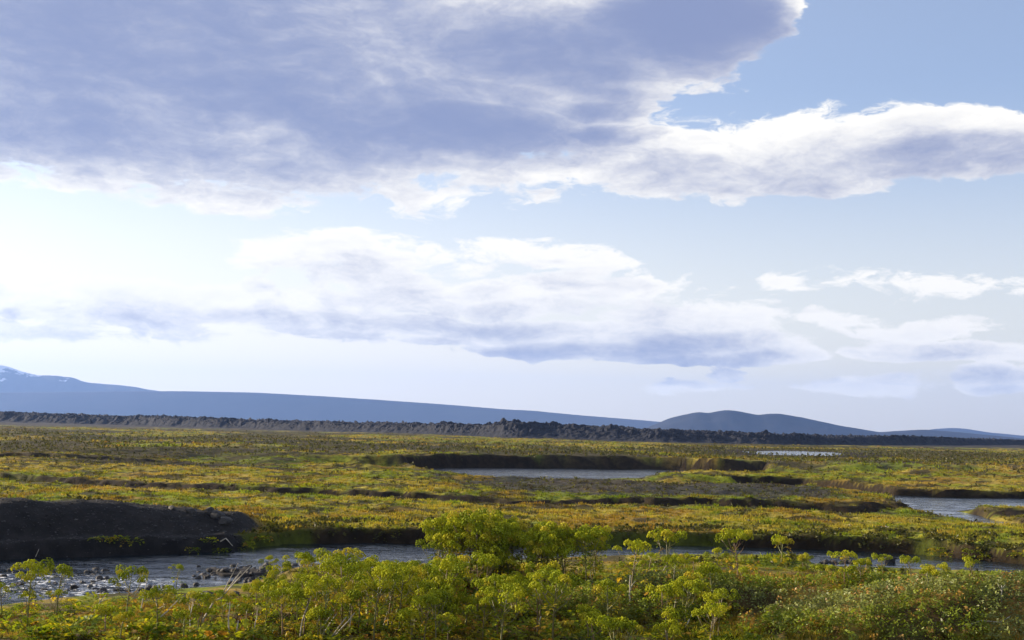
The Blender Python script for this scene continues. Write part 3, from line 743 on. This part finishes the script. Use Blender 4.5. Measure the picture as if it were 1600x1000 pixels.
def plant(kind, loc, scale, label, group):
    st, um, lf = RN.choice(PROTO[kind])
    e = bpy.data.objects.new('angelica_plant', None); COL.objects.link(e); e.empty_display_size = .1
    e.location = (loc[0], loc[1], loc[2] - .03); e.rotation_euler = (0, 0, RN.uniform(0, 6.283)); e.scale = (scale,) * 3
    tag(e, label, 'plant', group)
    obj('stem', st, e, (0, 0, 0))
    for p, rad, ro in um: obj('umbel', RN.choice(UMB), e, p, ro, rad * 2)
    for p, L, ro, k in lf: obj('leaf', LEAF[k], e, p, ro, L)
    return e
def clump(loc, scale, label, group):
    e = bpy.data.objects.new('leafy_clump', None); COL.objects.link(e); e.empty_display_size = .1
    e.location = (loc[0], loc[1], loc[2] - .03); e.rotation_euler = (0, 0, RN.uniform(0, 6.283)); e.scale = (scale,) * 3
    tag(e, label, 'plant', group)
    n = RN.randint(8, 12)
    for i in range(n):
        obj('leaf', LEAF[RN.randrange(len(LEAF))], e, (RN.uniform(-.08, .08), RN.uniform(-.08, .08), 0), (0, RN.uniform(-.75, .05), i * 6.283 / n + RN.uniform(-.3, .3)), RN.uniform(.32, .58))
    return e

def put(kind, bx, by, top, label, group=None):
    """plant whose foot and top the photo shows at these pixels"""
    p = ground_at(bx, by); h0 = {'tall': 1.38, 'mid': 1.08, 'bare': 1.13, 'small': .68}[kind]
    h = (by - top) / FPX * p[1]
    return plant(kind, p, max(.55, min(1.5, h / h0)), label, group)
# plants one can tell apart
put('tall', 42, 988, 880, 'wide angelica with heads spread before the white riffle')
put('bare', 88, 964, 884, 'angelica with bare dark stem and round heads beside the riffle')
put('tall', 196, 982, 889, 'bushy angelica rising from the straw flat before the river')
put('bare', 275, 922, 882, 'single flat topped angelica before the stone bar')
put('mid', 420, 905, 869, 'angelica with heads raised over the stones of the bar')
put('tall', 462, 952, 868, 'tall angelica at the water end of the stone bar')
put('bare', 986, 938, 846, 'slender angelica beside the forked pale dead stalk')
put('mid', 1042, 905, 832, 'rounded angelica with heads against the shaded cutbank')
put('mid', 1153, 905, 831, 'dense upright angelica at the river edge before the cutbank')
put('small', 1221, 884, 837, 'small angelica standing alone at the bend of the near shore')
put('small', 1113, 945, 888, 'domed angelica beside the willow hummock')
put('tall', 1122, 1005, 922, 'tall angelica at the foot of the shaded willow hummock')
put('bare', 1520, 918, 882, 'small bare stemmed angelica behind the willow hummock')
put('mid', 1345, 918, 888, 'low spreading angelica on rusty ground near the willow hummock')
put('mid', 868, 972, 922, 'angelica with domed heads standing before the willow mound')
def field(kind_w, n, box, topf, label, group, ymin=.75):
    """n plants with their feet inside a pixel box"""
    x0, y0, x1, y1 = box; k = 0; g = 0
    while k < n and g < n * 8:
        g += 1
        px, py = RN.uniform(x0, x1), RN.uniform(y0, y1)
        p = ground_at(px, py)
        if p[2] < .12: continue
        if float(WIL(np.array(p[0]), np.array(p[1]))) > .35 and RN.random() < .8: continue
        kind = RN.choices(*zip(*kind_w))[0]
        size = {'tall': 'tall ', 'mid': 'waist high ', 'small': 'small '}[kind]
        side = ' nearer the river' if py < (y0 + y1) / 2 else ' farther from the river'
        plant(kind, p, RN.uniform(*topf), size + label + side, group); k += 1
L_TH = 'leafy angelica crowded in the big thicket'
field([('tall', 5), ('mid', 2)], 16, (672, 905, 800, 932), (.95, 1.22), L_TH, 'angelica in the big thicket')
field([('tall', 4), ('mid', 3)], 20, (760, 900, 935, 936), (.85, 1.08), L_TH, 'angelica in the big thicket')
for px, py, tp in ((735, 915, 806), (770, 915, 822), (710, 918, 830), (845, 912, 824), (880, 912, 832), (925, 915, 850), (800, 912, 835)):
    put('tall', px, py, tp, 'towering ' + L_TH, 'angelica in the big thicket')
L_ML = 'green angelica among the pale dead stalks'
field([('mid', 3), ('tall', 2), ('small', 2)], 40, (415, 925, 665, 1010), (.7, 1.0), L_ML, 'angelica among the dead stalks')
field([('small', 3), ('mid', 1)], 8, (545, 905, 665, 930), (.8, 1.05), L_ML, 'angelica among the dead stalks')
L_BC = 'yellow green angelica before the big thicket'
field([('mid', 3), ('tall', 2), ('small', 2)], 30, (640, 955, 880, 1030), (.75, 1.05), L_BC, 'angelica in front of the thicket')
field([('mid', 3), ('small', 2)], 18, (900, 965, 1150, 1035), (.75, 1.0), 'green angelica growing in front of the willow mound', 'angelica before the willow mound')
field([('small', 3), ('mid', 2)], 20, (985, 885, 1480, 925), (.6, .85), 'angelica scattered on the rusty flat', 'low angelica on the rusty flat')
field([('small', 3), ('mid', 2)], 12, (0, 945, 400, 1010), (.6, .9), 'angelica on the straw flat near the riffle', 'low angelica on the straw flat')
def clumps(n, box, sc_, label, group):
    x0, y0, x1, y1 = box; k = 0; g = 0
    while k < n and g < n * 8:
        g += 1; p = ground_at(RN.uniform(x0, x1), RN.uniform(y0, y1))
        if p[2] < .06 or float(WIL(np.array(p[0]), np.array(p[1]))) > .3: continue
        q = RN.uniform(*sc_); size = 'broad ' if q > (sc_[0] + sc_[1]) / 2 else 'small '
        clump(p, q, size + label, group); k += 1
clumps(85, (-40, 912, 420, 1010), (.6, 1.15), 'bright lime leafy clump on the straw flat by the riffle', 'leafy clumps by the riffle')
clumps(45, (400, 910, 680, 1015), (.5, .9), 'leafy clump between the dead stalks', 'leafy clumps between dead stalks')
clumps(50, (640, 915, 1000, 1020), (.5, .95), 'leafy clump under the big angelica thicket', 'leafy clumps under the thicket')
clumps(95, (960, 872, 1600, 925), (.5, .95), 'low lime leafy clump on the rusty flat by the river', 'leafy clumps on the rusty flat')
clumps(16, (1000, 940, 1180, 1015), (.5, .9), 'leafy clump at the foot of the willow hummock', 'leafy clumps by the willow')

# ------------------------------------------------------------------ dead stalks
def stalk(pix, label, group=None, rad=.016, head=0, fork=None, lying=False):
    """pix: foot pixel, then further points up the stalk (all at the foot's distance)"""
    p0 = ground_at(*pix[0])
    pts = [Vector((0, 0, -.03))]
    for i, q in enumerate(pix[1:]):
        w = Vector(at_depth(q[0], q[1], p0[1])) - Vector(p0)
        if lying:
            g = ground_at(*q); w = Vector(g) - Vector(p0) + Vector((0, 0, .06))
        else: w.y = RN.uniform(-.12, .12) * w.length
        pts.append(w)
    fine = [pts[0]]
    for a_, b_ in zip(pts, pts[1:]):
        for t in (.33, .66, 1.0): fine.append(a_.lerp(b_, t) + Vector((RN.uniform(-1, 1), RN.uniform(-1, 1), 0)) * .008)
    n = len(fine); rr = [rad * (1 - .55 * i / (n - 1)) for i in range(n)]
    e = bpy.data.objects.new('dead_stalk', None); COL.objects.link(e); e.location = p0; e.empty_display_size = .1
    tag(e, label, 'dead stalk', group)
    obj('stalk', pm('stalk', [tube(fine, rr, 6)], M_STALK, True), e, (0, 0, 0))
    if fork:
        f0 = fine[n // 2]
        for f in fork:
            w = Vector(at_depth(f[0], f[1], p0[1])) - Vector(p0)
            obj('twig', pm('twig', [tube([f0, (f0 + w) / 2 + Vector((0, .03, .01)), w], [rad * .6, rad * .5, rad * .3], 5)], M_STALK, True), e, (0, 0, 0))
    for k in range(head):
        tip = fine[-1] + Vector((RN.uniform(-.12, .12), RN.uniform(-.1, .1), RN.uniform(.04, .12))) * (1 if k else 0)
        if k: obj('twig', pm('twig', [tube([fine[-2], tip], [.006, .003], 4)], M_STALK), e, (0, 0, 0))
        obj('dry_umbel', RN.choice(DRY), e, tip, (0, 0, RN.uniform(0, 6)), RN.uniform(.11, .17))
    return e
GS = 'pale dead stalks standing on the bank'; LS = 'pale leafless dead stalk standing among the angelica left of the thicket'
stalk([(314, 973), (335, 939), (347, 934), (375, 893)], 'long bent dead stalk leaning towards the stone bar', rad=.022, fork=[(372, 880), (392, 884)])
for pts, hd in (([(358, 996), (357, 965), (360, 941)], 0), ([(367, 1000), (372, 969)], 0), ([(469, 1000), (472, 970), (485, 932)], 0), ([(491, 988), (501, 962)], 0),
                ([(497, 990), (522, 953)], 0), ([(502, 992), (527, 958)], 0), ([(512, 1002), (541, 964)], 0), ([(597, 987), (606, 955)], 0), ([(522, 994), (555, 957)], 0), ([(544, 990), (549, 962)], 0),
                ([(686, 997), (693, 982)], 0), ([(642, 922), (662, 905)], 0)):
    stalk(pts, LS, GS, rad=.018)
LD = 'dead stalk topped by a dry tan seed head'; GD = 'dead stalks with dry heads'
for pts in ([(394, 1002), (399, 975), (402, 962)], [(298, 1002), (298, 945)], [(303, 978), (305, 948)]): stalk(pts, LD, GD, rad=.015, head=3)
stalk([(233, 976), (260, 956), (279, 936)], 'slanting dead stalk rising from the straw flat', rad=.018)
stalk([(217, 963), (224, 938), (229, 905)], 'upright pale stalk beside the bushy angelica', rad=.016)
stalk([(145, 957), (161, 932)], 'short dead stalk with a fan of dry twigs', rad=.014, fork=[(150, 925), (168, 926), (174, 934)])
stalk([(286, 979), (302, 985), (321, 990)], 'dead stalk lying flat between two dry seed heads', rad=.018, lying=True)
stalk([(595, 986), (610, 988), (627, 991)], 'dead stalk lying in the shade among the angelica', rad=.018, lying=True)
stalk([(733, 977), (745, 969), (757, 962)], 'thick grey dead stalk lying before the big thicket', rad=.026, lying=True)
stalk([(984, 945), (984, 920), (985, 899)], 'forked pale dead stalk standing on the willow mound', rad=.02, fork=[(993, 908)])
stalk([(1035, 893), (1043, 879)], 'short slanting dead stalk at the river edge', rad=.014)
stalk([(831, 992), (846, 963)], 'leaning grey dead stalk below the domed heads', rad=.018, fork=[(838, 966)])
stalk([(1069, 985), (1082, 957)], 'leaning dead stalk by the shaded willow slope', rad=.016)
stalk([(1500, 980), (1535, 979), (1563, 978), (1578, 971)], 'long pale stick lying on the willow hummock', rad=.016, lying=True)
stalk([(1565, 944), (1565, 915)], 'thin upright dead stalk on the willow hummock', rad=.013, fork=[(1559, 912), (1571, 913)])
stalk([(344, 852), (353, 841), (364, 853)], 'bent pale twig at the end of the black gravel rise', rad=.025)
stalk([(55, 871), (61, 858)], 'thin twig at the foot of the black gravel rise', rad=.016)

# ------------------------------------------------------------------ stones
def rock_mesh(seed, sub=2):
    import bmesh
    bm = bmesh.new(); bmesh.ops.create_icosphere(bm, subdivisions=sub, radius=1.0); r = np.random.default_rng(seed)
    ph = r.uniform(0, 50, 3); pl = r.normal(0, 1, (7, 3)); pl /= np.linalg.norm(pl, axis=1)[:, None]; cut = r.uniform(.55, .85, 7)
    for v in bm.verts:
        c = np.array(v.co)
        for p, k in zip(pl, cut):
            q = c @ p
            if q > k: c = c - p * (q - k) * .9
        c = c * (1 + .10 * math.sin(c[0] * 5 + ph[0]) * math.sin(c[1] * 6 + ph[1]) + .05 * math.sin(c[2] * 9 + ph[2]))
        v.co = c
    me = bpy.data.meshes.new('stone'); bm.to_mesh(me); bm.free(); me.materials.append(M_ROCK); return me
ROCKS = [rock_mesh(700 + i) for i in range(6)]
def stone(name, loc, s, label, group=None):
    o = bpy.data.objects.new(name, RN.choice(ROCKS)); COL.objects.link(o)
    o.location = (loc[0], loc[1], loc[2] + s * .15); o.rotation_euler = (RN.uniform(-.3, .3), RN.uniform(-.3, .3), RN.uniform(0, 6.28))
    o.scale = (s * RN.uniform(.85, 1.35), s * RN.uniform(.8, 1.2), s * RN.uniform(.6, .95)); return tag(o, label, 'stone', group)
for i in range(80):
    px, py = RN.uniform(300, 470), RN.uniform(884, 905)
    q = on_plane(px, py, 0); z = float(height(np.array(q[0]), np.array(q[1])))
    stone('river_stone', (q[0], q[1], max(min(z, .1), -.04)), RN.uniform(.06, .15) if RN.random() < .8 else RN.uniform(.13, .21), 'dark basalt stone in the bar between two arms of the river', 'stones of the river bar')
for i in range(55):
    px, py = RN.uniform(-20, 170), RN.uniform(889, 930)
    q = on_plane(px, py, 0); stone('riffle_stone', (q[0], q[1], -.04), RN.uniform(.06, .15), 'small wet stone breaking the white riffle', 'stones in the riffle')
for i in range(26):
    px = RN.uniform(1280, 1360); q = on_plane(px, 880 + RN.uniform(-2, 1), 0); stone('shore_stone', (q[0], q[1], 0), RN.uniform(.06, .16), 'small dark stone along the near shore of the river bend', 'stones along the near shore')
for i in range(34):
    px = RN.uniform(150, 560); q = on_plane(px, np.interp(px, [150, 250, 380, 440, 560], [927, 921, 910, 894, 888]) + RN.uniform(-3, 2), 0)
    stone('shore_stone', (q[0], q[1], 0), RN.uniform(.05, .14), 'small dark stone on the straw flat edge beside the riffle', 'stones at the edge of the straw flat')
p = ground_at(320, 940); stone('boulder', p, .30, 'dark rounded boulder on the straw flat below the stone bar')
q = on_plane(1391, 879, 0); stone('boulder', (q[0], q[1], .02), .24, 'black boulder at the water line of the near shore')
p = ground_at(365, 930); stone('boulder', p, .17, 'flat dark boulder beside the long bent stalk')
for px, py, s in ((325, 797, .26), (268, 790, .2), (340, 803, .3), (300, 795, .22), (352, 812, .3)):
    p = ground_at(px, py + 6); stone('ridge_boulder', p, s, 'dark boulder on the crest of the black gravel rise', 'boulders on the gravel crest')
# green plants at the foot of the gravel rise
for px, py, s in ((185, 850, 1.0), (172, 845, .7), (205, 858, .8), (150, 848, .6), (300, 862, .8), (320, 858, .9), (345, 862, .9), (375, 860, 1.0), (385, 850, .9), (400, 848, .8), (410, 845, .9)):
    clump(ground_at(px, py), s, 'mossy green clump growing on the black gravel rise', 'clumps on the gravel rise')
